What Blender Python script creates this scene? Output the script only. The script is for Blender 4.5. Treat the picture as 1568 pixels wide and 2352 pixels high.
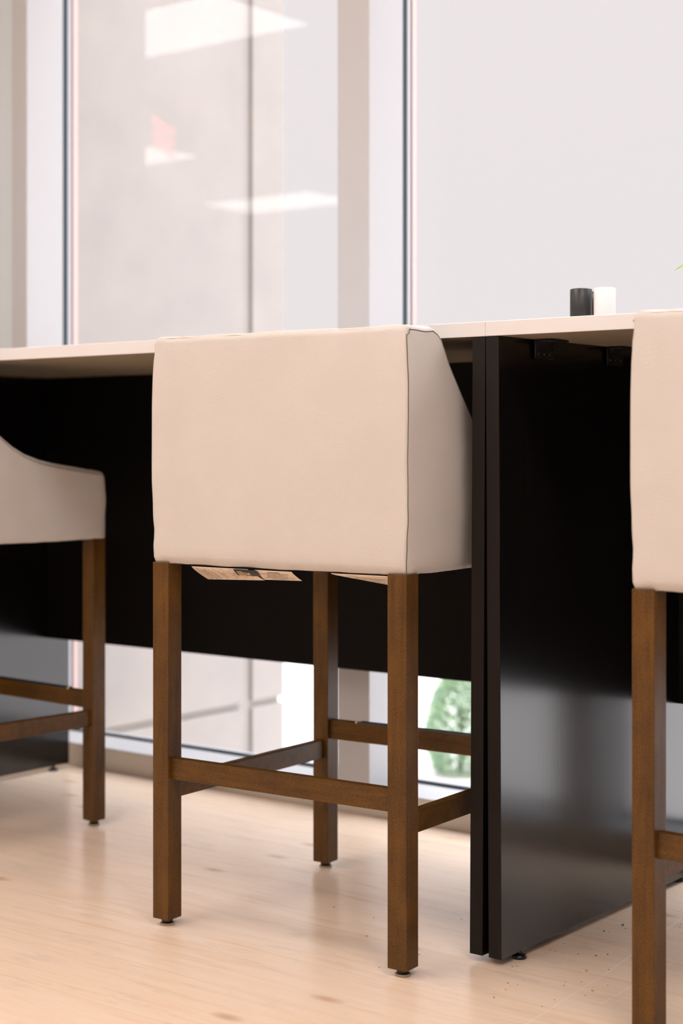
import bpy, bmesh, math, random
from mathutils import Vector, Matrix
import mathutils.noise as mn

# ------------------------------------------------------------------ scene, camera, light
S = bpy.context.scene
for o in list(bpy.data.objects):
    bpy.data.objects.remove(o)
S.view_settings.view_transform = 'Standard'
S.view_settings.look = 'None'
S.view_settings.gamma = 1.0
S.view_settings.exposure = 0.0
S.view_settings.use_curve_mapping = False
COL = S.collection

F_PX, YAW, EYE = 3766.3, 0.66031, 0.88
cam_d = bpy.data.cameras.new('camera')
cam = bpy.data.objects.new('camera', cam_d)
COL.objects.link(cam)
S.camera = cam
cam.location = (0, 0, EYE)
cam.rotation_euler = (math.pi / 2, 0, YAW)
cam_d.sensor_fit = 'HORIZONTAL'
cam_d.sensor_width = 24.0
cam_d.lens = F_PX / 1568 * 24.0
cam_d.shift_y = -144.6 / 1568
cam_d.clip_start = 0.05
cam_d.clip_end = 400
cam_d.dof.use_dof = True
cam_d.dof.focus_distance = 2.85
cam_d.dof.aperture_fstop = 2.9

# overcast sky: pale at the horizon beyond the window, brighter overhead, and a
# bright hazy sun side on the other side of the building (behind the camera)
W = bpy.data.worlds.new('sky')
S.world = W
W.use_nodes = True
nt = W.node_tree
nt.nodes.clear()
n_out = nt.nodes.new('ShaderNodeOutputWorld')
n_bg = nt.nodes.new('ShaderNodeBackground')
n_tc = nt.nodes.new('ShaderNodeTexCoord')
n_sep = nt.nodes.new('ShaderNodeSeparateXYZ')
nt.links.new(n_tc.outputs['Generated'], n_sep.inputs[0])
def mrange(src, a, b, c, d):
    n = nt.nodes.new('ShaderNodeMapRange')
    n.interpolation_type = 'SMOOTHSTEP'
    n.inputs['From Min'].default_value = a
    n.inputs['From Max'].default_value = b
    n.inputs['To Min'].default_value = c
    n.inputs['To Max'].default_value = d
    nt.links.new(src, n.inputs['Value'])
    return n.outputs[0]
SKY_ZENITH, SKY_SUNSIDE = 6.2, 1.7
up = mrange(n_sep.outputs['Z'], 0.34, 0.75, 0.0, 1.0)
back = mrange(n_sep.outputs['Y'], 0.05, -0.6, 0.0, 1.0)
mixa = nt.nodes.new('ShaderNodeMix'); mixa.data_type = 'RGBA'
mixa.inputs['A'].default_value = (0.845, 0.79, 0.80, 1)
mixa.inputs['B'].default_value = (SKY_ZENITH * 0.92, SKY_ZENITH * 0.95, SKY_ZENITH, 1)
nt.links.new(up, mixa.inputs['Factor'])
mixb = nt.nodes.new('ShaderNodeMix'); mixb.data_type = 'RGBA'
mixb.inputs['B'].default_value = (SKY_SUNSIDE, SKY_SUNSIDE * 0.86, SKY_SUNSIDE * 0.74, 1)
nt.links.new(mixa.outputs['Result'], mixb.inputs['A'])
nt.links.new(back, mixb.inputs['Factor'])
nt.links.new(mixb.outputs['Result'], n_bg.inputs['Color'])
nt.links.new(n_bg.outputs[0], n_out.inputs[0])

LAMP_STRENGTH = 11.0          # radiance of the ceiling troffer diffusers
LAMP_COLOR = (1.0, 0.935, 0.88)

# ------------------------------------------------------------------ materials
def new_mat(name):
    m = bpy.data.materials.new(name)
    m.use_nodes = True
    t = m.node_tree
    return m, t, t.nodes['Principled BSDF']

def plain(name, col, rough=0.5, spec=0.5, metal=0.0, bump=None):
    m, t, b = new_mat(name)
    b.inputs['Base Color'].default_value = (*col, 1)
    b.inputs['Roughness'].default_value = rough
    b.inputs['Specular IOR Level'].default_value = spec
    b.inputs['Metallic'].default_value = metal
    # every surface keeps a faint procedural mottling
    tc = t.nodes.new('ShaderNodeTexCoord')
    no = t.nodes.new('ShaderNodeTexNoise')
    no.inputs['Scale'].default_value = bump[0] if bump else 60
    no.inputs['Detail'].default_value = 3
    t.links.new(tc.outputs['Object'], no.inputs['Vector'])
    bp = t.nodes.new('ShaderNodeBump')
    bp.inputs['Strength'].default_value = bump[1] if bump else 0.02
    bp.inputs['Distance'].default_value = bump[2] if bump else 0.001
    t.links.new(no.outputs['Fac'], bp.inputs['Height'])
    t.links.new(bp.outputs[0], b.inputs['Normal'])
    return m

def mapping(t, scale, rot=(0, 0, 0), coord='Object'):
    tc = t.nodes.new('ShaderNodeTexCoord')
    mp = t.nodes.new('ShaderNodeMapping')
    mp.inputs['Scale'].default_value = scale
    mp.inputs['Rotation'].default_value = rot
    t.links.new(tc.outputs[coord], mp.inputs['Vector'])
    return mp.outputs[0]

def noise(t, vec, scale, detail=4, rough=0.55, dist=0.0):
    n = t.nodes.new('ShaderNodeTexNoise')
    n.inputs['Scale'].default_value = scale
    n.inputs['Detail'].default_value = detail
    n.inputs['Roughness'].default_value = rough
    n.inputs['Distortion'].default_value = dist
    t.links.new(vec, n.inputs['Vector'])
    return n.outputs['Fac']

def ramp(t, fac, stops):
    r = t.nodes.new('ShaderNodeValToRGB')
    while len(r.color_ramp.elements) < len(stops):
        r.color_ramp.elements.new(0.5)
    for e, (p, c) in zip(r.color_ramp.elements, stops):
        e.position = p
        e.color = (*c, 1) if len(c) == 3 else c
    t.links.new(fac, r.inputs['Fac'])
    return r.outputs['Color']

def mixc(t, a, b, fac, mode='MIX'):
    m = t.nodes.new('ShaderNodeMix'); m.data_type = 'RGBA'; m.blend_type = mode
    for s, v in (('A', a), ('B', b), ('Factor', fac)):
        if isinstance(v, bpy.types.NodeSocket):
            t.links.new(v, m.inputs[s])
        elif s == 'Factor':
            m.inputs[s].default_value = v
        else:
            m.inputs[s].default_value = (*v, 1)
    return m.outputs['Result']

def math_n(t, op, a, b=None, clamp=False):
    m = t.nodes.new('ShaderNodeMath'); m.operation = op; m.use_clamp = clamp
    for i, v in enumerate((a, b)):
        if v is None: continue
        if isinstance(v, bpy.types.NodeSocket): t.links.new(v, m.inputs[i])
        else: m.inputs[i].default_value = v
    return m.outputs[0]

def bump(t, b, h, strength, dist):
    bp = t.nodes.new('ShaderNodeBump')
    bp.inputs['Strength'].default_value = strength
    bp.inputs['Distance'].default_value = dist
    t.links.new(h, bp.inputs['Height'])
    t.links.new(bp.outputs[0], b.inputs['Normal'])

def leather_mat():
    m, t, b = new_mat('cream_leatherette')
    v = mapping(t, (1, 1, 1))
    big = noise(t, v, 7, 3)
    c = ramp(t, big, [(0.3, (0.575, 0.53, 0.50)), (0.7, (0.605, 0.56, 0.53))])
    t.links.new(c, b.inputs['Base Color'])
    b.inputs['Roughness'].default_value = 0.42
    b.inputs['Specular IOR Level'].default_value = 0.35
    vo = t.nodes.new('ShaderNodeTexVoronoi')
    vo.feature = 'F1'
    vo.inputs['Scale'].default_value = 600
    wob = t.nodes.new('ShaderNodeTexNoise'); wob.inputs['Scale'].default_value = 90
    t.links.new(v, wob.inputs['Vector'])
    add = t.nodes.new('ShaderNodeVectorMath'); add.operation = 'MULTIPLY_ADD'
    t.links.new(wob.outputs['Color'], add.inputs[0])
    add.inputs[1].default_value = (0.004, 0.004, 0.004)
    t.links.new(v, add.inputs[2])
    t.links.new(add.outputs[0], vo.inputs['Vector'])
    h = math_n(t, 'ADD', vo.outputs['Distance'], math_n(t, 'MULTIPLY', noise(t, v, 30, 3), 0.8))
    bump(t, b, h, 0.36, 0.0008)
    return m

def leg_mat(name, dark, light, axis='Z'):
    m, t, b = new_mat(name)
    sc = {'Z': (60, 60, 5), 'X': (5, 60, 60)}[axis]
    v = mapping(t, sc)
    g = noise(t, v, 1.0, 5, 0.6, 0.6)
    v2 = mapping(t, (1, 1, 1))
    fine = noise(t, v2, 420, 2, 0.7)
    bl = noise(t, v2, 14, 3)
    f = math_n(t, 'ADD', math_n(t, 'MULTIPLY', g, 0.55), math_n(t, 'MULTIPLY', bl, 0.45))
    c = ramp(t, f, [(0.32, dark), (0.68, light)])
    c2 = mixc(t, c, ramp(t, fine, [(0.38, (0.62, 0.6, 0.58)), (0.62, (1.15, 1.12, 1.1))]), 1.0, 'MULTIPLY')
    t.links.new(c2, b.inputs['Base Color'])
    b.inputs['Roughness'].default_value = 0.42
    b.inputs['Specular IOR Level'].default_value = 0.3
    bump(t, b, fine, 0.12, 0.0004)
    return m

def laminate_dark():
    m, t, b = new_mat('espresso_laminate')
    v = mapping(t, (170, 170, 3))
    g = noise(t, v, 1.0, 5, 0.65)
    c = ramp(t, g, [(0.35, (0.0025, 0.0021, 0.0020)), (0.68, (0.0085, 0.0067, 0.006))])
    t.links.new(c, b.inputs['Base Color'])
    b.inputs['Roughness'].default_value = 0.17
    b.inputs['Specular IOR Level'].default_value = 0.68
    bump(t, b, g, 0.10, 0.0005)
    return m

def floor_mat():
    m, t, b = new_mat('maple_plank_floor')
    tc = t.nodes.new('ShaderNodeTexCoord')
    sep = t.nodes.new('ShaderNodeSeparateXYZ')
    t.links.new(tc.outputs['Object'], sep.inputs[0])
    X, Y = sep.outputs['X'], sep.outputs['Y']
    PW = 0.182
    row = math_n(t, 'FLOOR', math_n(t, 'DIVIDE', Y, PW))
    # per-plank offset
    wn = t.nodes.new('ShaderNodeTexWhiteNoise'); wn.noise_dimensions = '1D'
    t.links.new(row, wn.inputs['W'])
    xo = math_n(t, 'ADD', X, math_n(t, 'MULTIPLY', wn.outputs['Value'], 7.0))
    cb = t.nodes.new('ShaderNodeCombineXYZ')
    t.links.new(math_n(t, 'MULTIPLY', xo, 2.2), cb.inputs[0])
    t.links.new(math_n(t, 'MULTIPLY', Y, 30.0), cb.inputs[1])
    t.links.new(math_n(t, 'MULTIPLY', row, 3.7), cb.inputs[2])
    g = noise(t, cb.outputs[0], 1.0, 6, 0.6, 1.2)
    cb2 = t.nodes.new('ShaderNodeCombineXYZ')
    t.links.new(math_n(t, 'MULTIPLY', xo, 9.0), cb2.inputs[0])
    t.links.new(math_n(t, 'MULTIPLY', Y, 160.0), cb2.inputs[1])
    g2 = noise(t, cb2.outputs[0], 1.0, 4, 0.6)
    f = math_n(t, 'ADD', math_n(t, 'MULTIPLY', g, 0.7), math_n(t, 'MULTIPLY', g2, 0.3))
    c = ramp(t, f, [(0.28, (0.80, 0.56, 0.39)), (0.45, (0.90, 0.69, 0.535)), (0.68, (0.94, 0.76, 0.62))])
    # knots: small brown flecks, elongated with the grain
    vk = t.nodes.new('ShaderNodeTexVoronoi'); vk.feature = 'F1'; vk.voronoi_dimensions = '2D'
    cb3 = t.nodes.new('ShaderNodeCombineXYZ')
    t.links.new(math_n(t, 'MULTIPLY', X, 1.9), cb3.inputs[0])
    t.links.new(math_n(t, 'MULTIPLY', Y, 4.6), cb3.inputs[1])
    t.links.new(cb3.outputs[0], vk.inputs['Vector'])
    vk.inputs['Scale'].default_value = 1.0
    kn = ramp(t, vk.outputs['Distance'], [(0.02, (1, 1, 1)), (0.075, (0, 0, 0))])
    c = mixc(t, c, (0.50, 0.27, 0.13), math_n(t, 'MULTIPLY', kn, 0.55))
    # greyish scuffing, wear with patches of its own
    sc = ramp(t, noise(t, mapping(t, (5, 16, 1)), 1.0, 5, 0.7), [(0.55, (0, 0, 0)), (0.75, (1, 1, 1))])
    c = mixc(t, c, (0.40, 0.33, 0.29), math_n(t, 'MULTIPLY', sc, 0.30))
    # plank side joints (faint) and the two pale end joints that run towards the window
    fr = math_n(t, 'FRACT', math_n(t, 'DIVIDE', Y, PW))
    d = math_n(t, 'ABSOLUTE', math_n(t, 'SUBTRACT', fr, 0.5))
    j = math_n(t, 'GREATER_THAN', d, 0.4955)
    c = mixc(t, c, (0.60, 0.42, 0.28), math_n(t, 'MULTIPLY', j, 0.35))
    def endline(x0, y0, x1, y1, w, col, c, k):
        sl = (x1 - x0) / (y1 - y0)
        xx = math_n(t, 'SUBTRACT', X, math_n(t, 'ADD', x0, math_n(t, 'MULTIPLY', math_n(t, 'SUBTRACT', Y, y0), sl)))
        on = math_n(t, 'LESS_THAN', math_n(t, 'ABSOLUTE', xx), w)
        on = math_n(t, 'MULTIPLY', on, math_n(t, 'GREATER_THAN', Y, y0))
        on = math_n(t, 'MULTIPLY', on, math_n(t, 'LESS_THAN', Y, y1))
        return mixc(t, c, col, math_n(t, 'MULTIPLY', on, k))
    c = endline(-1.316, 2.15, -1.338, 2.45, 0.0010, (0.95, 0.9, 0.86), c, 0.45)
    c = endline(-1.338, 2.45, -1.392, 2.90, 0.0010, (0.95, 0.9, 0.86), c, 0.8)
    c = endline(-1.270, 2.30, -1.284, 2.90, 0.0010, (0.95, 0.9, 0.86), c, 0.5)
    t.links.new(c, b.inputs['Base Color'])
    b.inputs['Roughness'].default_value = 0.23
    b.inputs['Specular IOR Level'].default_value = 1.0
    bump(t, b, g2, 0.10, 0.0006)
    return m

def stucco_mat():
    m, t, b = new_mat('stucco')
    v = mapping(t, (1, 1, 1))
    n1 = noise(t, v, 5, 4)
    n2 = noise(t, v, 160, 3, 0.7)
    c = ramp(t, n1, [(0.3, (0.40, 0.37, 0.353)), (0.7, (0.445, 0.41, 0.388))])
    t.links.new(c, b.inputs['Base Color'])
    b.inputs['Roughness'].default_value = 0.9
    bump(t, b, n2, 0.5, 0.004)
    return m

def paver_mat():
    m, t, b = new_mat('pale_concrete')
    v = mapping(t, (1, 1, 1))
    c = ramp(t, noise(t, v, 1.5, 5), [(0.3, (0.76, 0.73, 0.72)), (0.7, (0.84, 0.80, 0.79))])
    t.links.new(c, b.inputs['Base Color'])
    b.inputs['Roughness'].default_value = 0.9
    bump(t, b, noise(t, v, 120, 3), 0.3, 0.003)
    return m

def leaf_mat(name, a, bb):
    m, t, b = new_mat(name)
    c = ramp(t, noise(t, mapping(t, (1, 1, 1)), 28, 3), [(0.35, a), (0.65, bb)])
    t.links.new(c, b.inputs['Base Color'])
    b.inputs['Roughness'].default_value = 0.5
    tl = t.nodes.new('ShaderNodeBsdfTranslucent')
    t.links.new(c, tl.inputs['Color'])
    mx = t.nodes.new('ShaderNodeMixShader'); mx.inputs[0].default_value = 0.45
    t.links.new(b.outputs[0], mx.inputs[1]); t.links.new(tl.outputs[0], mx.inputs[2])
    t.links.new(mx.outputs[0], t.nodes['Material Output'].inputs['Surface'])
    return m

def emit_mat(name, col, s):
    m = bpy.data.materials.new(name); m.use_nodes = True
    t = m.node_tree; t.nodes.clear()
    o = t.nodes.new('ShaderNodeOutputMaterial'); e = t.nodes.new('ShaderNodeEmission')
    e.inputs['Color'].default_value = (*col, 1); e.inputs['Strength'].default_value = s
    t.links.new(e.outputs[0], o.inputs[0])
    return m

def glass_mat():
    m = bpy.data.materials.new('window_glass'); m.use_nodes = True
    t = m.node_tree; t.nodes.clear()
    o = t.nodes.new('ShaderNodeOutputMaterial')
    tr = t.nodes.new('ShaderNodeBsdfTransparent'); tr.inputs[0].default_value = (1, 1, 1, 1)
    gl = t.nodes.new('ShaderNodeBsdfGlossy'); gl.inputs['Roughness'].default_value = 0.0
    gl.inputs['Color'].default_value = (1, 1, 1, 1)
    mx = t.nodes.new('ShaderNodeMixShader')
    mx.inputs[0].default_value = 0.022
    t.links.new(tr.outputs[0], mx.inputs[1]); t.links.new(gl.outputs[0], mx.inputs[2])
    t.links.new(mx.outputs[0], o.inputs[0])
    return m

M = {}
M['leather'] = leather_mat()
M['leg'] = leg_mat('walnut_stain', (0.058, 0.0255, 0.0045), (0.150, 0.066, 0.0078))
M['rail'] = leg_mat('walnut_stain_rail', (0.058, 0.0255, 0.0045), (0.150, 0.066, 0.0078), 'X')
M['thread'] = plain('dark_seam_thread', (0.10, 0.075, 0.05), 0.7)
M['crease'] = plain('tan_seam', (0.55, 0.42, 0.31), 0.7)
M['dark'] = laminate_dark()
M['white_lam'] = plain('white_laminate', (0.72, 0.695, 0.70), 0.35, 0.5)
M['black'] = plain('black_plastic', (0.006, 0.006, 0.007), 0.25, 0.5)
M['black_metal'] = plain('black_metal', (0.012, 0.012, 0.013), 0.4, 0.5)
M['brass'] = plain('brass', (0.75, 0.6, 0.35), 0.3, 0.5, 1.0)
M['felt'] = plain('felt', (0.42, 0.32, 0.22), 0.95, 0.1, 0, (900, 0.5, 0.001))
M['clearplast'] = plain('pale_plastic', (0.75, 0.72, 0.68), 0.25, 0.5)
M['alu'] = plain('painted_aluminium', (0.52, 0.515, 0.53), 0.42, 0.4)
M['gasket'] = plain('rubber_gasket', (0.035, 0.05, 0.065), 0.6, 0.3)
M['sealant'] = plain('red_sealant', (0.85, 0.56, 0.53), 0.6, 0.3)
M['curb'] = plain('sill_face', (0.62, 0.55, 0.47), 0.5, 0.3)
M['wall'] = plain('drywall_paint', (0.80, 0.775, 0.74), 0.85, 0.2, 0, (300, 0.15, 0.001))
M['wall_grey'] = plain('grey_paint', (0.62, 0.68, 0.72), 0.8, 0.2, 0, (300, 0.15, 0.001))
M['wall_dark'] = plain('taupe_paint', (0.78, 0.75, 0.72), 0.85, 0.2, 0, (300, 0.15, 0.001))
M['matte_shaded_dark'] = plain('matte_shaded_espresso', (0.006, 0.005, 0.0045), 0.6, 0.12, 0, (200, 0.1, 0.0005))  # espresso laminate with its sheen cut, putting the under-desk shade into the material
M['backer'] = plain('underside_backer', (0.30, 0.24, 0.17), 0.6, 0.3)
M['plate'] = plain('dark_steel', (0.10, 0.10, 0.11), 0.35, 0.5, 0.8)
M['edge'] = plain('espresso_edge_band', (0.010, 0.0073, 0.006), 0.6, 0.2, 0, (400, 0.1, 0.0004))
M['ceil'] = plain('ceiling_tile', (0.80, 0.77, 0.73), 0.9, 0.1, 0, (200, 0.4, 0.002))
M['floor'] = floor_mat()
M['stucco'] = stucco_mat()
M['paver'] = paver_mat()
M['glass'] = glass_mat()
M['lamp'] = emit_mat('lamp_diffuser', LAMP_COLOR, LAMP_STRENGTH)
M['exitred'] = emit_mat('exit_red', (1.0, 0.05, 0.05), 16.0)
M['paper'] = plain('tag_paper', (0.80, 0.66, 0.54), 0.8, 0.1)
M['ink'] = plain('tag_ink', (0.05, 0.035, 0.025), 0.8, 0.1)
M['satin'] = plain('black_satin_tag', (0.02, 0.018, 0.018), 0.4, 0.5)
M['gold'] = plain('gold_print', (0.72, 0.55, 0.38), 0.6, 0.2)
M['cup_black'] = plain('charcoal_lacquer', (0.018, 0.02, 0.022), 0.38, 0.5)
M['cup_white'] = plain('white_lacquer', (0.86, 0.80, 0.82), 0.4, 0.5)
M['shrub'] = leaf_mat('shrub_leaf', (0.42, 0.60, 0.46), (0.62, 0.74, 0.54))
M['plant'] = leaf_mat('plant_leaf', (0.22, 0.45, 0.06), (0.40, 0.62, 0.12))
M['bark'] = plain('bark', (0.10, 0.07, 0.05), 0.9)
M['soil'] = plain('soil', (0.04, 0.03, 0.02), 0.95)
M['pot'] = plain('white_ceramic', (0.8, 0.78, 0.76), 0.3)
M['crumb'] = plain('crumb', (0.50, 0.30, 0.14), 0.9)
M['crumb_dark'] = plain('dark_crumb', (0.03, 0.02, 0.015), 0.9)

# ------------------------------------------------------------------ mesh helpers
def link(name, bm, mats, parent=None, smooth=False):
    me = bpy.data.meshes.new(name)
    bm.normal_update()
    bm.to_mesh(me); bm.free()
    if not isinstance(mats, (list, tuple)): mats = [mats]
    for m in mats: me.materials.append(m)
    if smooth:
        for p in me.polygons: p.use_smooth = True
    o = bpy.data.objects.new(name, me)
    COL.objects.link(o)
    if parent: o.parent = parent
    return o

def box(bm, x0, x1, y0, y1, z0, z1, bev=0.0, seg=2, mi=0, shear=None):
    vs = [bm.verts.new((x, y, z)) for z in (z0, z1) for x, y in ((x0, y0), (x1, y0), (x1, y1), (x0, y1))]
    if shear:                                    # (dx at bottom, dx at top)
        for v in vs[:4]: v.co.x += shear[0]
        for v in vs[4:]: v.co.x += shear[1]
    fs = [bm.faces.new([vs[i] for i in q]) for q in
          ((3, 2, 1, 0), (4, 5, 6, 7), (0, 1, 5, 4), (1, 2, 6, 5), (2, 3, 7, 6), (3, 0, 4, 7))]
    for f in fs: f.material_index = mi
    if bev > 0:
        es = set(e for f in fs for e in f.edges)
        r = bmesh.ops.bevel(bm, geom=list(es), offset=bev, segments=seg, affect='EDGES', profile=0.5)
        for f in r['faces']: f.material_index = mi
    return bm

def B(*a, **k):
    return box(bmesh.new(), *a, **k)

def cyl(bm, x, y, z0, z1, r0, r1=None, n=24, bev=0.0, mi=0):
    r1 = r0 if r1 is None else r1
    prof = [(0, z0), (r0 - bev, z0), (r0, z0 + bev), (r1, z1 - bev), (r1 - bev, z1), (0, z1)] if bev else \
           [(0, z0), (r0, z0), (r1, z1), (0, z1)]
    rings = []
    for r, z in prof:
        if r == 0: rings.append([bm.verts.new((x, y, z))])
        else: rings.append([bm.verts.new((x + r * math.cos(2 * math.pi * i / n), y + r * math.sin(2 * math.pi * i / n), z)) for i in range(n)])
    for a, b in zip(rings, rings[1:]):
        for i in range(n):
            j = (i + 1) % n
            if len(a) == 1: f = bm.faces.new((a[0], b[j], b[i]))
            elif len(b) == 1: f = bm.faces.new((a[i], a[j], b[0]))
            else: f = bm.faces.new((a[i], a[j], b[j], b[i]))
            f.material_index = mi; f.smooth = True
    return bm

def tube(bm, pts, r, n=6):
    pts = [Vector(p) for p in pts]
    prev = None
    for i, p in enumerate(pts):
        d = (pts[min(i + 1, len(pts) - 1)] - pts[max(i - 1, 0)]).normalized()
        a = d.cross(Vector((0.3, 0.9, 0.31))).normalized()
        b = d.cross(a).normalized()
        ring = [bm.verts.new(p + r * (math.cos(2 * math.pi * k / n) * a + math.sin(2 * math.pi * k / n) * b)) for k in range(n)]
        if prev:
            for k in range(n):
                bm.faces.new((prev[k], prev[(k + 1) % n], ring[(k + 1) % n], ring[k])).smooth = True
        else: bm.faces.new(ring[::-1])
        prev = ring
    bm.faces.new(prev)
    return bm

def empty(name, loc=(0, 0, 0), rz=0.0, label=None, cat=None, group=None, kind=None):
    o = bpy.data.objects.new(name, None)
    COL.objects.link(o)
    o.location = loc; o.rotation_euler = (0, 0, rz)
    o.empty_display_size = 0.1
    return tag(o, label, cat, group, kind)

def tag(o, label=None, cat=None, group=None, kind=None):
    if label: o['label'] = label
    if cat: o['category'] = cat
    if group: o['group'] = group
    if kind: o['kind'] = kind
    return o

def copy_tree(o, parent=None):
    c = o.copy(); COL.objects.link(c); c.parent = parent
    for ch in o.children: copy_tree(ch, c)
    return c

def text_mesh(bm, s, size, fn, mi=0, extrude=0.0):
    """flat lettering, every vertex sent through fn(u, v) -> 3D"""
    cu = bpy.data.curves.new('lettering', 'FONT')
    cu.body = s; cu.size = size; cu.align_x = 'CENTER'; cu.align_y = 'CENTER'
    cu.resolution_u = 2
    ob = bpy.data.objects.new('lettering', cu)
    COL.objects.link(ob)
    me = ob.to_mesh()
    vs = [bm.verts.new(fn(v.co.x, v.co.y)) for v in me.vertices]
    for p in me.polygons:
        try:
            f = bm.faces.new([vs[i] for i in p.vertices]); f.material_index = mi
        except ValueError: pass
    ob.to_mesh_clear()
    bpy.data.objects.remove(ob); bpy.data.curves.remove(cu)

# ------------------------------------------------------------------ the room
ZC = 2.75
YW = 3.149          # room side face of the window frame
YG = 3.298          # glass
o = link('floor', B(-10.0, 5.0, -5.0, 3.343, -0.05, 0.0), M['floor']); tag(o, kind='structure')
o = link('ceiling', B(-10.0, 5.0, -5.0, 3.343, ZC, ZC + 0.1), M['ceil']); tag(o, kind='structure')
o = link('wall_left', B(-10.1, -10.0, -5.0, 3.40, -0.05, ZC), M['wall']); tag(o, kind='structure')
o = link('wall_right', B(5.0, 5.1, -5.0, 3.40, -0.05, ZC), M['wall_dark']); tag(o, kind='structure')
o = link('wall_front', B(-10.0, -3.648, 3.16, 3.343, -0.05, ZC), M['wall_grey']); tag(o, kind='structure')
o = link('wall_back', B(-10.0, 5.0, -5.2, -5.0, -0.05, ZC), M['wall']); tag(o, kind='structure')
# interior pillar (only its reflection shows in the window pane)
o = link('wall_pillar', B(-5.20, -4.49, 2.05, 2.25, 0.0, ZC), M['wall_grey']); tag(o, kind='structure')

# window frame of the front: sill rail, two posts in view, one more beyond each side
P_R = [-3.583, -2.361, -1.139, 0.083, 1.305, 2.527, 3.749]       # right faces of the posts
o = link('trim_1', B(-3.68, 5.0, YW, YG + 0.045, 0.0, 0.058, bev=0.001), [M['curb']]); tag(o, kind='structure')
bm = B(-3.68, 5.0, YW + 0.0005, YG + 0.045, 0.058, 0.062)
o = link('trim_2', bm, M['alu']); tag(o, kind='structure')
bm = B(-3.68, 5.0, YW, YG + 0.045, ZC - 0.12, ZC)
o = link('trim_3', bm, M['alu']); tag(o, kind='structure')
for i, xr in enumerate(P_R):
    w = 0.065 if i == 0 else 0.097
    bm = B(xr - w, xr, YW, YG - 0.011, 0.062, ZC - 0.12, bev=0.0012)
    o = link('trim_%d' % (4 + i), bm, M['alu']); tag(o, kind='structure')
    # glazing pocket beyond: gasket, outer stop, outer gasket, sealant bead
    g = link('glazing_gasket', B(xr - w + 0.004, xr - 0.0012, YG - 0.011, YG + 0.008, 0.062, ZC - 0.12), M['gasket'], o)
    s_ = link('outer_stop', B(xr - w, xr, YG + 0.008, YG + 0.022, 0.062, ZC - 0.12), M['alu'], o)
    g2 = link('outer_gasket', B(xr - w + 0.004, xr - 0.0012, YG + 0.022, YG + 0.030, 0.062, ZC - 0.12), M['gasket'], o)
    g3 = link('sealant_bead', B(xr - w + 0.002, xr - 0.0004, YG + 0.030, YG + 0.046, 0.062, ZC - 0.12), M['sealant'], o)
xs = P_R + [5.0]
for i in range(len(P_R)):
    x0, x1 = P_R[i], (P_R[i + 1] - 0.097 if i + 1 < len(P_R) else 5.0)
    bm = bmesh.new()
    vs = [bm.verts.new(p) for p in ((x0, YG, 0.062), (x1, YG, 0.062), (x1, YG, ZC - 0.12), (x0, YG, ZC - 0.12))]
    bm.faces.new(vs)
    w_ = link('window_%d' % (i + 1), bm, M['glass']); tag(w_, kind='structure')
    link('bottom_gasket', B(x0, x1, YG - 0.012, YG - 0.002, 0.062, 0.069), M['gasket'], w_)
    link('top_gasket', B(x0, x1, YG - 0.012, YG - 0.002, ZC - 0.127, ZC - 0.12), M['gasket'], w_)
# ------------------------------------------------------------------ ceiling lights
def troffer(x1, y0, label, w=1.22, d=0.61):
    t = empty('ceiling_light', (x1 - w / 2, y0 + d / 2, ZC), 0, label, 'ceiling light', 'flat panel ceiling lights')
    link('diffuser', B(-w / 2, w / 2, -d / 2, d / 2, -0.006, -0.002), M['lamp'], t)
    bm = bmesh.new(); e = 0.018
    box(bm, -w / 2 - e, -w / 2, -d / 2 - e, d / 2 + e, -0.010, -0.0005); box(bm, w / 2, w / 2 + e, -d / 2 - e, d / 2 + e, -0.010, -0.0005)
    box(bm, -w / 2, w / 2, -d / 2 - e, -d / 2, -0.010, -0.0005); box(bm, -w / 2, w / 2, d / 2, d / 2 + e, -0.010, -0.0005)
    link('frame', bm, M['alu'], t)
    return t
troffer(-4.52, 1.00, 'white ceiling light panel whose large reflection tops the left window pane')
troffer(-7.12, -1.10, 'ceiling light panel reflected just under the red exit sign')
troffer(-7.46, -3.22, 'ceiling light panel reflected lowest, a thin wedge by the post', w=1.04)
troffer(-1.90, 1.00, 'added unseen ceiling light panel almost straight above the middle stool')  # this panel and those below are unseen, added to brighten the room
troffer(0.50, 1.00, 'added unseen ceiling light panel to the right of the right stool')
troffer(-2.00, -1.10, 'added unseen ceiling light panel behind the camera, left of the middle row')
troffer(0.40, -1.10, 'added unseen ceiling light panel behind the camera, centre of the middle row')
troffer(2.80, -1.10, 'added unseen ceiling light panel behind the camera, right of the middle row')
troffer(-2.00, -3.22, 'added unseen ceiling light panel by the back wall, on the left')
troffer(0.40, -3.22, 'added unseen ceiling light panel by the back wall, on the right')

# exit sign hanging from the ceiling, seen only mirrored in the left pane
ex = empty('exit_sign', (-6.245, 0.13, 2.46), math.radians(62) , 'red lit exit sign hanging from the ceiling, mirrored in the left window pane', 'exit sign')
link('housing', B(-0.19, 0.19, -0.004, 0.004, 0.0, 0.21, bev=0.001), M['glass'], ex)
bm = bmesh.new()
text_mesh(bm, 'EXIT', 0.21, lambda u, v: (u * 0.95, -0.0055, 0.105 + v * 1.15))
text_mesh(bm, 'EXIT', 0.21, lambda u, v: (-u * 0.95, 0.0055, 0.105 + v * 1.15))
link('lettering', bm, M['exitred'], ex)
bm = B(-0.19, 0.19, -0.03, 0.03, 0.22, 0.30, bev=0.004)
box(bm, -0.02, 0.02, -0.01, 0.01, 0.205, ZC - 2.46)
link('canopy', bm, M['black_metal'], ex)

# ------------------------------------------------------------------ outdoors
o = link('ground', B(-40, 40, 3.345, 80, -0.7, -0.55), M['paver']); tag(o, kind='structure')
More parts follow.
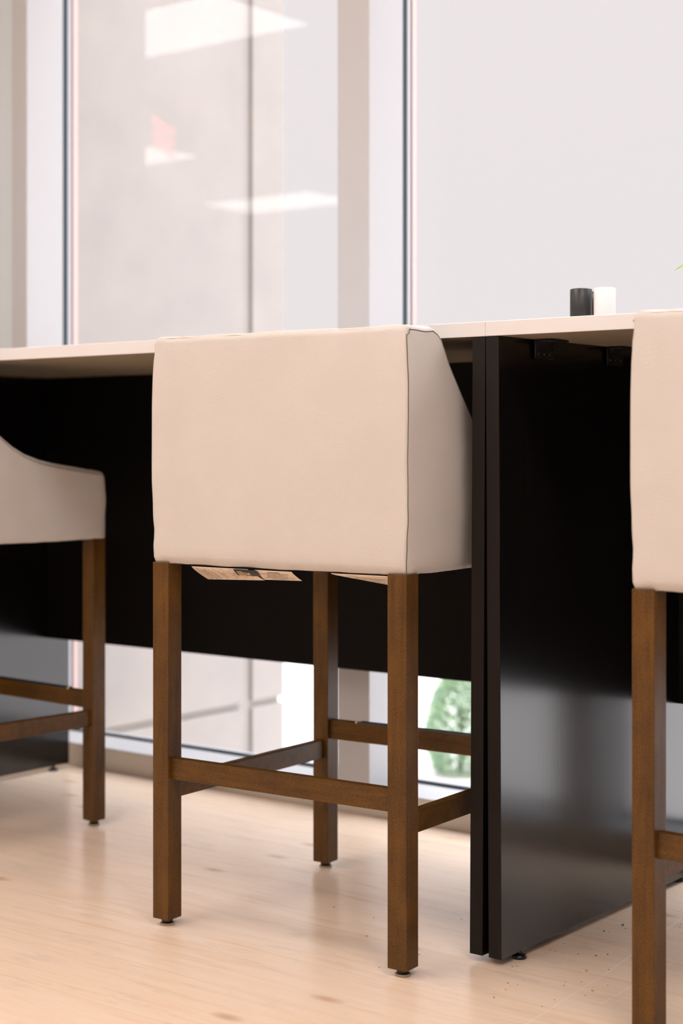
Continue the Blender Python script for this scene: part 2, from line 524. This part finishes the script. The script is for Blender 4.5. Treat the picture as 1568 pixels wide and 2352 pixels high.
# stucco pier with a vertical and a horizontal reveal
bm = bmesh.new()
XS = -3.6
box(bm, XS - 1.0, XS - 0.014, 3.346, 4.301, -0.56, 4.2)                 # core
for ya, yb in ((3.347, 4.098), (4.151, 4.315)):
    box(bm, XS - 0.02, XS, ya, yb, 0.036, 4.2, bev=0.003)
    box(bm, XS - 0.02, XS, ya, yb, -0.56, 0.014, bev=0.003)
box(bm, XS - 1.0, XS - 0.02, 4.301, 4.315, 0.036, 4.2); box(bm, XS - 1.0, XS - 0.02, 4.301, 4.315, -0.56, 0.014)
o = link('wall_exterior', bm, M['stucco']); tag(o, kind='structure')

def shrub(loc, h, r, label):
    t = empty('shrub', loc, 0, label, 'shrub')
    rnd = random.Random(5)
    bm = bmesh.new()
    tube(bm, [(0, 0, 0), (0.004, 0, h * 0.3), (0, 0.003, h * 0.6)], 0.012, 8)
    for k in range(10):
        a = k * 2.4
        tube(bm, [(0, 0, h * 0.12 + k * h * .04), (math.cos(a) * r * .7, math.sin(a) * r * .7, h * 0.3 + k * h * .05)], 0.004, 5)
    link('stem', bm, M['bark'], t)
    bm = bmesh.new()
    for k in range(7000):
        z = rnd.random()
        rad = r * (math.sin(min(1.0, (z * 0.92 + 0.10)) ** 0.8 * math.pi) ** 0.55) * (0.55 + 0.45 * rnd.random() ** 0.4)
        a = rnd.random() * 2 * math.pi
        p = Vector((rad * math.cos(a), rad * math.sin(a), 0.012 + z * h * 0.96))
        d = Vector((math.cos(a), math.sin(a), rnd.uniform(-0.3, 1.0))).normalized()
        s = d.cross(Vector((rnd.uniform(-1, 1), rnd.uniform(-1, 1), 1))).normalized()
        L = rnd.uniform(0.016, 0.026); w = L * 0.38
        q = [p, p + d * L * .5 + s * w, p + d * L, p + d * L * .5 - s * w]
        bm.faces.new([bm.verts.new(x) for x in q])
    link('foliage', bm, M['shrub'], t)
    return t
shrub((-4.02, 6.03, -0.55), 0.485, 0.150, 'small rounded green shrub outside, seen under the desk through the window')

# ------------------------------------------------------------------ desks
YF, YB = 2.365, 3.118
ZU, ZT = 1.0727, 1.0983
PT = 0.026
def leveler(parent, x, y):
    bm = cyl(bmesh.new(), x, y, 0.0, 0.007, 0.0135, 0.0125, 24, 0.0015)
    cyl(bm, x, y, 0.007, 0.0125, 0.005, None, 12)
    link('leveler_foot', bm, M['black'], parent)
def bracket(parent, x, y0, side=1):
    # steel angle: plate on the panel, plate under the top, five gussets, three screws
    bm = bmesh.new()
    xa, xb = (x, x + 0.003) if side > 0 else (x - 0.003, x)
    box(bm, xa, xb, y0, y0 + 0.062, ZU - 0.034, ZU - 0.001, bev=0.0008)
    xc, xd = (x, x + 0.034) if side > 0 else (x - 0.034, x)
    box(bm, xc, xd, y0, y0 + 0.062, ZU - 0.004, ZU - 0.001, bev=0.0008)
    for k in range(5):
        yy = y0 + 0.008 + k * 0.0105
        s = 1 if side > 0 else -1
        a = bm.verts.new((x + s * .002, yy, ZU - 0.014)); b = bm.verts.new((x + s * .014, yy, ZU - 0.004)); c = bm.verts.new((x + s * .002, yy, ZU - 0.004))
        a2 = bm.verts.new((x + s * .002, yy + .004, ZU - 0.014)); b2 = bm.verts.new((x + s * .014, yy + .004, ZU - 0.004)); c2 = bm.verts.new((x + s * .002, yy + .004, ZU - 0.004))
        for f in ((a, b, c), (a2, c2, b2), (a, a2, b2, b)): bm.faces.new(f)
    br = link('bracket', bm, M['black_metal'], parent)
    bm = bmesh.new()
    for k in range(3):
        yy = y0 + 0.011 + k * 0.020
        bmesh.ops.create_uvsphere(bm, u_segments=12, v_segments=6, radius=0.0042,
            matrix=Matrix.Translation((x + side * 0.003, yy, ZU - 0.024)) @ Matrix.Diagonal((0.5, 1, 1, 1)))
    link('screw', bm, M['black'], br)

def desk(x0, x1, shL, shR, label, feet):
    """bar-height desk; outer faces of its end panels at x0 and x1"""
    t = empty('bar_desk', ((x0 + x1) / 2, YF, 0), 0, label, 'desk', 'bar height desks along the window')
    ox, oy = (x0 + x1) / 2, YF
    def P(name, bm, mat):
        bmesh.ops.translate(bm, verts=bm.verts, vec=(-ox, -oy, 0))
        return link(name, bm, mat, t)
    bm = B(x0 - 0.0035, x1 + 0.0035, YF - 0.001, YB + 0.012, ZU, ZT, bev=0.0012)
    bm.normal_update()
    for f in bm.faces:                          # brown backer sheet under the white top
        if f.normal.z < -0.9: f.material_index = 1
    P('desktop', bm, [M['white_lam'], M['backer']])
    for a, b, sh in ((x0, x0 + PT, shL), (x1 - PT, x1, shR)):
        bm = B(a, b, YF, YB, 0.012, ZU, bev=0.0009, shear=sh)
        bm.normal_update()
        for f in bm.faces:                      # the front edge carries a slightly browner edge band
            if f.normal.y < -0.9: f.material_index = 1
        P('end_panel', bm, [M['dark'], M['edge']])
    P('modesty_panel', B(x0 + PT - 0.004, x1 - PT + 0.004, 3.038, 3.056, 0.365, ZU, bev=0.0006), M['matte_shaded_dark'])
    old = t.location.copy()
    for fx, fy in feet:
        leveler(t, fx - ox, fy - oy)
    bracket(t, x0 + PT - ox + 0.0005, 2.475 - oy, 1); bracket(t, x0 + PT - ox + 0.0005, 2.735 - oy, 1)
    bracket(t, x1 - PT - ox - 0.0005, 2.475 - oy, -1); bracket(t, x1 - PT - ox - 0.0005, 2.735 - oy, -1)
    return t
DX = 1.5254          # seam between the two desks
desk(-3.400, -1.5287, (0, 0), (-0.0028, 0.003),
     'dark bar height desk with white top, standing behind the middle and left stools',
     [(-3.374, 3.06), (-3.374, 2.43), (-1.5417, 2.43), (-1.5417, 3.06)])
desk(-1.5215, 0.337, (0.0025, -0.0033), (0, 0),
     'dark bar height desk with white top at right, black and white cylinders on it',
     [(-1.4965, 2.428), (-1.508, 3.06), (0.324, 2.43), (0.324, 3.06)])

# ------------------------------------------------------------------ bar stools
SW, SD, A = 0.5554, 0.5447, 0.0376
ARM_T, BACK_T = 0.078, 0.108
ZB = 0.668
PROF = [(0.0, 1.086), (0.087, 1.0885), (0.100, 1.0855), (0.108, 1.0815), (0.1145, 1.076), (0.122, 1.066), (0.135, 1.044), (0.153, 1.018),
        (0.185, 0.979), (0.212, 0.949), (0.246, 0.910), (0.280, 0.886), (0.314, 0.869), (0.357, 0.855),
        (0.409, 0.845), (0.458, 0.8375), (0.508, 0.831), (0.528, 0.829), (0.548, 0.826)]
def ztop(y):
    for (a, za), (b, zb) in zip(PROF, PROF[1:]):
        if y <= b: return za + (zb - za) * max(0, (y - a)) / (b - a)
    return PROF[-1][1]

def soft(p):
    """soft irregularity of the padding, gathers over the legs"""
    q = Vector((p.x * 9, p.y * 9, p.z * 9))
    d = mn.noise_vector(q) * 0.0016 + mn.noise_vector(q * 3.1) * 0.0007
    low = max(0, 1 - (p.z - ZB) / 0.12)            # gathers near the legs
    cx = min(abs(p.x), abs(SW - p.x)); cy = min(abs(p.y), abs(SD - p.y))
    if low > 0 and max(cx, cy) < 0.10:
        w = low * (1 - max(cx, cy) / 0.10)
        d += mn.noise_vector(Vector((p.x * 70, p.y * 70, p.z * 26))) * 0.0042 * w
    if p.z > 1.05 and max(cx, cy) < 0.09:
        d += mn.noise_vector(Vector((p.x * 34, p.y * 34, p.z * 40))) * 0.002
    if p.z < ZB + 0.02 and max(cx, cy) < 0.055: d.z -= 0.0045 * (1 - max(cx, cy) / 0.055) * (0.7 + 0.8 * mn.noise(Vector((p.x * 60, p.y * 60, 1.0))))
    if p.z < ZB + 0.006: d.z *= 0.8; d.z -= 0.0015 * (mn.noise(Vector((p.x * 22, p.y * 22, 3.3))) + 0.3)
    return d

def shell_bm():
    bm = bmesh.new()
    st = []      # outer xy, inner xy, z top
    W_ = SW
    def arm(y, inset=0.0, dz=0.0):
        return ((W_ - inset, y), (W_ - ARM_T + inset, y), ztop(y) - dz, inset)
    cap = []
    for k in range(5):
        a = k / 4 * math.pi / 2
        cap.append((0.536 + 0.012 * math.cos(a), 0.012 * (1 - math.sin(a))))
    right = [arm(y, ins, ins) for y, ins in cap]
    ys = [0.536 - (0.536 - 0.118) * k / 46 for k in range(1, 47)]
    right += [arm(y) for y in ys]
    r = 0.007
    for y in (0.112, 0.106, 0.100, 0.092, 0.08, 0.065, 0.05, 0.035, 0.02, 0.012):
        f = (0.118 - y) / 0.118
        right.append(((W_, y), (W_ - ARM_T - 0.004 * f, 0.118 - 0.008 * f), ztop(y), 0))
    for k in range(1, 5):
        a = k / 5 * math.pi / 2
        right.append(((W_ - r + r * math.cos(a), r - r * math.sin(a)), (W_ - ARM_T - 0.004 - 0.004 * k / 5, 0.110 - 0.001 * k), 1.0865, 0))
    nb = 30
    for k in range(0, nb + 1):
        x = W_ - 0.010 - (W_ / 2 - 0.010) * k / nb
        xi = W_ - ARM_T - 0.010 - (W_ / 2 - ARM_T - 0.010) * k / nb
        right.append(((x, 0.0), (xi, BACK_T), 1.0865, 0))
    left = [((W_ - a[0], a[1]), (W_ - b[0], b[1]), z, i) for (a, b, z, i) in right[:-1]]
    st = right + left[::-1]
    rings = []
    for (o_, i_, zt, ins) in st:
        O = Vector((o_[0], o_[1], 0)); I = Vector((i_[0], i_[1], 0))
        n = (I - O); Ln = n.length; n = n / Ln
        rt_ = 0.013
        pr = []          # (t along O->I, z, is_outer)
        N = 26
        for k in range(N + 1):
            u = k / N
            z = ZB + 0.002 + (zt - rt_ - ZB - 0.002) * u
            # slight puff of the padding, tucked in where it is stapled under
            puff = 0.0042 * math.sin(math.pi * min(1, u * 1.02)) ** 0.7
            tuck = 0.0045 * max(0, 1 - u / 0.05) ** 2
            pr.append((-puff + tuck, z, 1))
        for k in range(1, 6):
            a = k / 6 * math.pi / 2
            pr.append((rt_ * (1 - math.cos(a)), zt - rt_ + rt_ * math.sin(a), 0))
        for k in range(0, 7):
            u = k / 6
            pr.append((rt_ + (Ln - 2 * rt_) * u, zt + 0.0035 * math.sin(math.pi * u), 0))
        for k in range(1, 6):
            a = k / 6 * math.pi / 2
            pr.append((Ln - rt_ + rt_ * math.sin(a), zt - rt_ + rt_ * math.cos(a), 0))
        for k in range(0, 11):
            u = k / 10
            pr.append((Ln + 0.003 * math.sin(math.pi * u), zt - rt_ - (zt - rt_ - ZB) * u, 0))
        ring = []
        for t_, z, outer in pr:
            p = O + n * t_; p.z = z
            ring.append(p)
        rings.append(ring)
    # soft irregularity of the upholstery
    vr = []
    for ring in rings:
        rr = []
        for p in ring:
            d = soft(p)
            rr.append(bm.verts.new(p + d))
        vr.append(rr)
    m = len(vr[0])
    for a, b in zip(vr, vr[1:]):
        for k in range(m):
            bm.faces.new((a[k], a[(k + 1) % m], b[(k + 1) % m], b[k])).smooth = True
    bm.faces.new(vr[0][::-1]); bm.faces.new(vr[-1])
    bmesh.ops.recalc_face_normals(bm, faces=bm.faces)
    return bm

def foot(parent, x, y):
    bm = cyl(bmesh.new(), x, y, 0.0035, 0.0145, 0.0105, None, 28)
    g = link('glide', bm, M['black'], parent)
    bm = cyl(bmesh.new(), x, y, 0.0, 0.0036, 0.0130, 0.0133, 32, 0.0006)
    g2 = link('felt_pad', bm, M['felt'], parent)

def tag_sheet(x0, x1, y0, z0, drop, n=8, m=10, thick=0.00035):
    """paper tag stapled at the rear lower edge, drooping under the seat; drop(u) gives (dy, dz)"""
    def fn(u, v, off=0.0):
        dy, dz = drop(u)
        y = y0 + dy * v; z = z0 + dz * (v ** 0.85)
        return Vector((x0 + (x1 - x0) * u, y + off * 0.45, z + off))
    bm = bmesh.new()
    top = [[bm.verts.new(fn(i / n, j / m)) for j in range(m + 1)] for i in range(n + 1)]
    bot = [[bm.verts.new(fn(i / n, j / m, -thick)) for j in range(m + 1)] for i in range(n + 1)]
    for i in range(n):
        for j in range(m):
            bm.faces.new((top[i][j], top[i + 1][j], top[i + 1][j + 1], top[i][j + 1]))
            bm.faces.new((bot[i][j], bot[i][j + 1], bot[i + 1][j + 1], bot[i + 1][j]))
    def edge(a, b):
        for k in range(len(a) - 1): bm.faces.new((a[k], a[k + 1], b[k + 1], b[k]))
    edge(top[0], bot[0]); edge(bot[-1], top[-1]); edge([r[-1] for r in top], [r[-1] for r in bot]); edge([r[0] for r in bot], [r[0] for r in top])
    bmesh.ops.recalc_face_normals(bm, faces=bm.faces)
    return bm, fn

def make_stool(tags):
    t = empty('bar_stool')
    link('upholstered_shell', shell_bm(), M['leather'], t, smooth=False)
    sh = t.children[0]
    # seams of the cover
    for side in (0, 1):
        X = lambda x: x if side == 0 else SW - x
        zs = [ZB + 0.003 + (1.066 - ZB) * k / 60 for k in range(61)]
        pts = []
        for z in zs:
            u = (z - ZB) / (1.073 - ZB)
            q = Vector((SW * 9, 0.02, z * 9)); puff = 0.0040 * math.sin(math.pi * min(1, max(0, u))) ** 0.7
            pts.append((X(SW + puff * 0.8 - 0.0012), (0.0018 if side == 0 else 0.011) + 0.0003 * mn.noise(q * 2), z))
        bm = bmesh.new()
        dsp = lambda P: [Vector(a) + soft(Vector(a)) + Vector((0.0005 if side == 0 else -0.0005, 0, 0)) for a in P]
        tube(bm, dsp(pts), 0.00075, 6)
        pts2 = [pts[-1], (X(SW + 0.0012), 0.0060, 1.072), (X(SW - 0.0008), 0.011, 1.0795)]
        for k in range(0, 60):
            y = 0.016 + (0.538 - 0.016) * k / 59
            dy = 0.004
            sl = (ztop(min(.548, y + dy)) - ztop(max(0, y - dy))) / (2 * dy)
            nn = math.sqrt(1 + sl * sl)
            off = 0.0080
            yy, zz = y + off * sl / nn, ztop(y) - off / nn
            pts2.append((X(SW - 0.0008), yy, zz))
        tube(bm, dsp(pts2), 0.0007, 6)
        link('seam', bm, M['thread'], sh)
    bm = bmesh.new()
    tube(bm, [(0.016 + (SW - 0.034) * k / 50, 0.0045 + 0.0005 * math.sin(k * .7), 1.0825 + 0.0005 * math.sin(k * 0.5)) for k in range(51)], 0.0006, 6)
    tube(bm, [(SW - 0.016 + 0.0125 * k / 4, 0.0040 - 0.0020 * k / 4, 1.0815 - 0.011 * (k / 4) ** 1.3) for k in range(5)], 0.0008, 6)
    tube(bm, [(SW - 0.052, 0.006, 1.0825), (SW - 0.050, 0.012, 1.0862), (SW - 0.044, 0.022, 1.0868)], 0.0007, 6)
    link('seam', bm, M['crease'], sh)
    # seat: padded cushion between the arms, upholstered front rail, dust cover
    bm = B(ARM_T + 0.001, SW - ARM_T - 0.001, BACK_T + 0.001, 0.540, 0.672, 0.775, bev=0.018, seg=4)
    for f in bm.faces: f.smooth = True
    link('seat_cushion', bm, M['leather'], t)
    link('dust_cover', B(0.014, SW - 0.014, 0.014, SD - 0.014, 0.6680, 0.6705), M['satin'], t)
    # legs
    for lx, ly in ((0, 0), (SW - A, 0), (0, SD - A), (SW - A, SD - A)):
        l = link('leg', B(lx, lx + A, ly, ly + A, 0.013, 0.6715, bev=0.0011), M['leg'], t)
        foot(l, lx + A / 2, ly + A / 2)
    ri, rt_ = 0.0098, 0.0186
    e = 0.003
    link('stretcher', B(A - e, SW - A + e, ri, ri + rt_, 0.2718, 0.3106, bev=0.0012), M['rail'], t)
    fs = link('stretcher', B(A - e, SW - A + e, SD - ri - rt_, SD - ri, 0.2729, 0.3127, bev=0.0012), M['rail'], t)
    for x0 in (ri, SW - ri - rt_):
        link('stretcher', B(x0, x0 + rt_, A - e, SD - A + e, 0.2332, 0.2708, bev=0.0012), M['rail'], t)
    bm = B(0.106, 0.449, SD - ri - rt_ - 0.0012, SD - ri + 0.0012, 0.3118, 0.3142, bev=0.0005)
    fp = link('footrest_plate', bm, M['plate'], t)
    for x in (0.103, 0.452):
        bm = bmesh.new()
        bmesh.ops.create_uvsphere(bm, u_segments=12, v_segments=8, radius=0.0036, matrix=Matrix.Translation((x, SD - ri - rt_ + 0.002, 0.3135)))
        for f in bm.faces: f.smooth = True
        link('plate_end', bm, M['brass'], fp)
    if tags: add_tags(t)
    return t

def add_tags(t):
    # first tag: ruled law label, its lines run with the droop
    bm, fn = tag_sheet(0.090, 0.219, 0.004, 0.6665, lambda u: (0.047 + 0.003 * u, -0.0262 + 0.0035 * u))
    s = link('care_tag', bm, M['paper'], t); s['label'] = 'long ruled paper tag hanging left under the seat'
    bm = bmesh.new()
    cols = [(0.075, ['UNDER PENALTY OF LAW', 'THIS TAG NOT TO BE']), (0.155, ['REMOVED EXCEPT', 'BY THE CONSUMER']),
            (0.26, ['ALL NEW MATERIAL', 'CONSISTING OF']), (0.42, ['POLYURETHANE', 'FOAM PAD']),
            (0.60, ['POLYESTER FIBER', 'BATTING']), (0.76, ['CERTIFICATION IS', 'MADE']), (0.91, ['CHINA'])]
    for u0, lines in cols:
        for k, ln in enumerate(lines):
            uu = u0 + k * 0.045
            text_mesh(bm, ln, 0.0052, lambda a, b, uu=uu: fn(uu - b / 0.129, min(1, max(0, 0.52 + a / 0.062)), -0.0008))
    for u0 in (0.03, 0.20, 0.37, 0.52, 0.68, 0.83):
        a = [fn(u0, j / 10, -0.0008) for j in range(11)]; b = [fn(u0 + 0.004, j / 10, -0.0008) for j in range(11)]
        va = [bm.verts.new(p) for p in a]; vb = [bm.verts.new(p) for p in b]
        for j in range(10): bm.faces.new((va[j], vb[j], vb[j + 1], va[j + 1]))
    link('lettering', bm, M['ink'], s)
    # small black satin tag with gold print, overlapping the ruled one
    bm, fn2 = tag_sheet(0.188, 0.240, 0.0015, 0.6655, lambda u: (0.0145, -0.0115))
    s = link('care_tag', bm, M['satin'], t); s['label'] = 'small black satin tag with gold print'
    bm = bmesh.new()
    def P(a, b): return fn2(a, b, -0.0009)
    def stroke(p, q, w=0.018):
        d = Vector((q[0] - p[0], q[1] - p[1])); L = d.length; nx, ny = -d.y / L * w, d.x / L * w * 3
        bm.faces.new([bm.verts.new(P(*c)) for c in ((p[0] + nx, p[1] + ny), (q[0] + nx, q[1] + ny), (q[0] - nx, q[1] - ny), (p[0] - nx, p[1] - ny))])
    for a, b in (((.14, .25), (.34, .25)), ((.34, .25), (.34, .88)), ((.34, .88), (.14, .88)), ((.14, .88), (.14, .25)),
                 ((.19, .58), (.24, .38)), ((.24, .38), (.29, .58)), ((.29, .58), (.24, .75)), ((.24, .75), (.19, .58)),
                 ((.42, .3), (.42, .85)), ((.38, .85), (.42, .85)), ((.50, .85), (.50, .35)), ((.50, .35), (.55, .7)), ((.55, .7), (.60, .35)), ((.60, .35), (.60, .85))):
        stroke(a, b)
    link('lettering', bm, M['gold'], s)
    # flammability tag
    bm, fn3 = tag_sheet(0.234, 0.316, 0.004, 0.6660, lambda u: (0.031, -0.0190 + 0.0015 * u))
    s = link('care_tag', bm, M['paper'], t); s['label'] = 'paper tag with centred print hanging mid-way under the seat'
    bm = bmesh.new()
    for k, (ln, sz) in enumerate((('WARNING', .0058), ('THIS ARTICLE MEETS THE', .0052), ('SPECIFIED SAFETY', .0052),
                                  ('REQUIREMENTS OF', .0052), ('UPHOLSTERY MATERIAL FIRE', .0052), ('FLAMMABILITY', .0052))):
        text_mesh(bm, ln, sz, lambda a, b, k=k: fn3(min(1, max(0, 0.48 + a / 0.082)), min(1, max(0, 0.12 + k * 0.145 - b / 0.0364)), -0.0008))
    link('lettering', bm, M['ink'], s)
    # third tag, tucked behind the right leg
    bm, fn4 = tag_sheet(0.400, 0.532, 0.004, 0.6672, lambda u: (0.016 + 0.034 * min(1, u * 1.2), -0.004 - 0.017 * min(1, u * 1.25)))
    s = link('care_tag', bm, M['paper'], t); s['label'] = 'creased paper tag under the seat beside the right rear leg'
    bm = bmesh.new()
    for k, ln in enumerate(('MATERIAL COTTON FILLING', 'DATE OF DELIVERY', 'MADE BY THE SELLER')):
        text_mesh(bm, ln, 0.0056, lambda a, b, k=k: fn4(min(1, max(0, 0.48 + a / 0.132)), min(1, max(0, 0.35 + k * 0.22 - b / 0.03)), -0.0008))
    link('lettering', bm, M['ink'], s)

proto = make_stool(False)
mid = copy_tree(proto)
add_tags(mid)
mid.location = (-2.13625, 2.18191, 0); mid.rotation_euler.z = 0.05355
tag(mid, 'cream upholstered bar stool in the middle, paper tags hanging under its seat', 'bar stool', 'cream bar stools at the desks')
lef = copy_tree(proto)
lef.location = (-3.3781, 2.1827, 0); lef.rotation_euler.z = -0.0574
tag(lef, 'cream upholstered bar stool at left, only its low arm and front leg in view', 'bar stool', 'cream bar stools at the desks')
proto.location = (-1.1616, 2.2029, 0); proto.rotation_euler.z = -0.0288
tag(proto, 'cream upholstered bar stool cut off by the right edge of the frame', 'bar stool', 'cream bar stools at the desks')

# ------------------------------------------------------------------ things on the desk
def shaker(x, y, r, h, mat, label):
    bm = cyl(bmesh.new(), 0, 0, 0.0, h, r * 1.015, r, 40, 0.0012)
    o = link('shaker', bm, mat)
    o.location = (x, y, ZT)
    bm = cyl(bmesh.new(), 0, 0, h - 0.0002, h + 0.0006, r * 0.82, r * 0.80, 32)
    link('cap', bm, mat, o)
    tag(o, label, 'shaker', 'small cylinders on the right desk')
    return o
shaker(-1.4725, 2.60, 0.0198, 0.0700, M['cup_black'], 'charcoal cylinder on the desk, leftmost of the small cylinders')
shaker(-1.4245, 2.60, 0.0194, 0.0690, M['cup_white'], 'white cylinder on the desk beside the charcoal one')
shaker(-1.4830, 2.66, 0.0196, 0.0690, M['black'], 'black cylinder showing only as a sliver between charcoal and white ones')

pl = empty('potted_plant', (-1.17, 2.78, ZT), 0, 'green potted plant on the desk, one leaf tip in view at right edge', 'potted plant')
bm = cyl(bmesh.new(), 0, 0, 0.0, 0.075, 0.034, 0.043, 32, 0.002)
link('pot', bm, M['pot'], pl)
bm = cyl(bmesh.new(), 0, 0, 0.075, 0.079, 0.039, None, 24); link('soil', bm, M['soil'], pl)
def leaf(parent, p0, p1, w, sag, tipw=0.0):
    p0, p1 = Vector(p0), Vector(p1)
    d = p1 - p0; s = d.cross(Vector((0, 0, 1))).normalized()
    bm = bmesh.new(); rows = []
    N = 14
    for k in range(N + 1):
        u = k / N
        c = p0 + d * u + Vector((0, 0, sag * math.sin(math.pi * u)))
        ww = w * (math.sin(math.pi * min(1, 0.12 + 0.88 * u)) ** 0.8 if u < 1 else 0.0) + 1e-4
        rows.append([bm.verts.new(c - s * ww + Vector((0, 0, ww * .5))), bm.verts.new(c), bm.verts.new(c + s * ww + Vector((0, 0, ww * .5)))])
    for a, b in zip(rows, rows[1:]):
        bm.faces.new((a[0], a[1], b[1], b[0])); bm.faces.new((a[1], a[2], b[2], b[1]))
    for f in bm.faces: f.smooth = True
    return link('leaf', bm, M['plant'], parent)
leaf(pl, (-0.012, 0, 0.078), (-0.1945, -0.03, 0.1085), 0.016, 0.035)
for k in range(9):
    a = -1.2 + k * 0.42
    L = 0.09 + 0.02 * (k % 3)
    leaf(pl, (0.008 * math.cos(a), 0.008 * math.sin(a), 0.078), (L * math.cos(a), L * math.sin(a) * .8, 0.13 + 0.03 * (k % 2)), 0.013, 0.03)

# ------------------------------------------------------------------ crumbs on the floor
rnd = random.Random(11)
bm = bmesh.new()
for k in range(60):
    u = rnd.random()
    x = -1.48 + 0.20 * rnd.random() ** 1.6; y = 2.22 + 0.62 * u
    if k % 6 == 0: x = -1.62 - 0.35 * rnd.random(); y = 2.2 + 0.6 * rnd.random()
    r = rnd.uniform(0.0006, 0.0016)
    before = set(bm.faces)
    bmesh.ops.create_icosphere(bm, subdivisions=1, radius=r, matrix=Matrix.Translation((x, y, r * 0.5)) @ Matrix.Diagonal((rnd.uniform(1, 2.2), 1, 0.6, 1)))
    mi = 1 if rnd.random() < 0.35 else 0
    for f in set(bm.faces) - before: f.material_index = mi
o = link('crumbs', bm, [M['crumb'], M['crumb_dark']])
tag(o, 'scattered tiny brown crumbs on the wood floor beside the dark end panel', 'crumbs', kind='stuff')
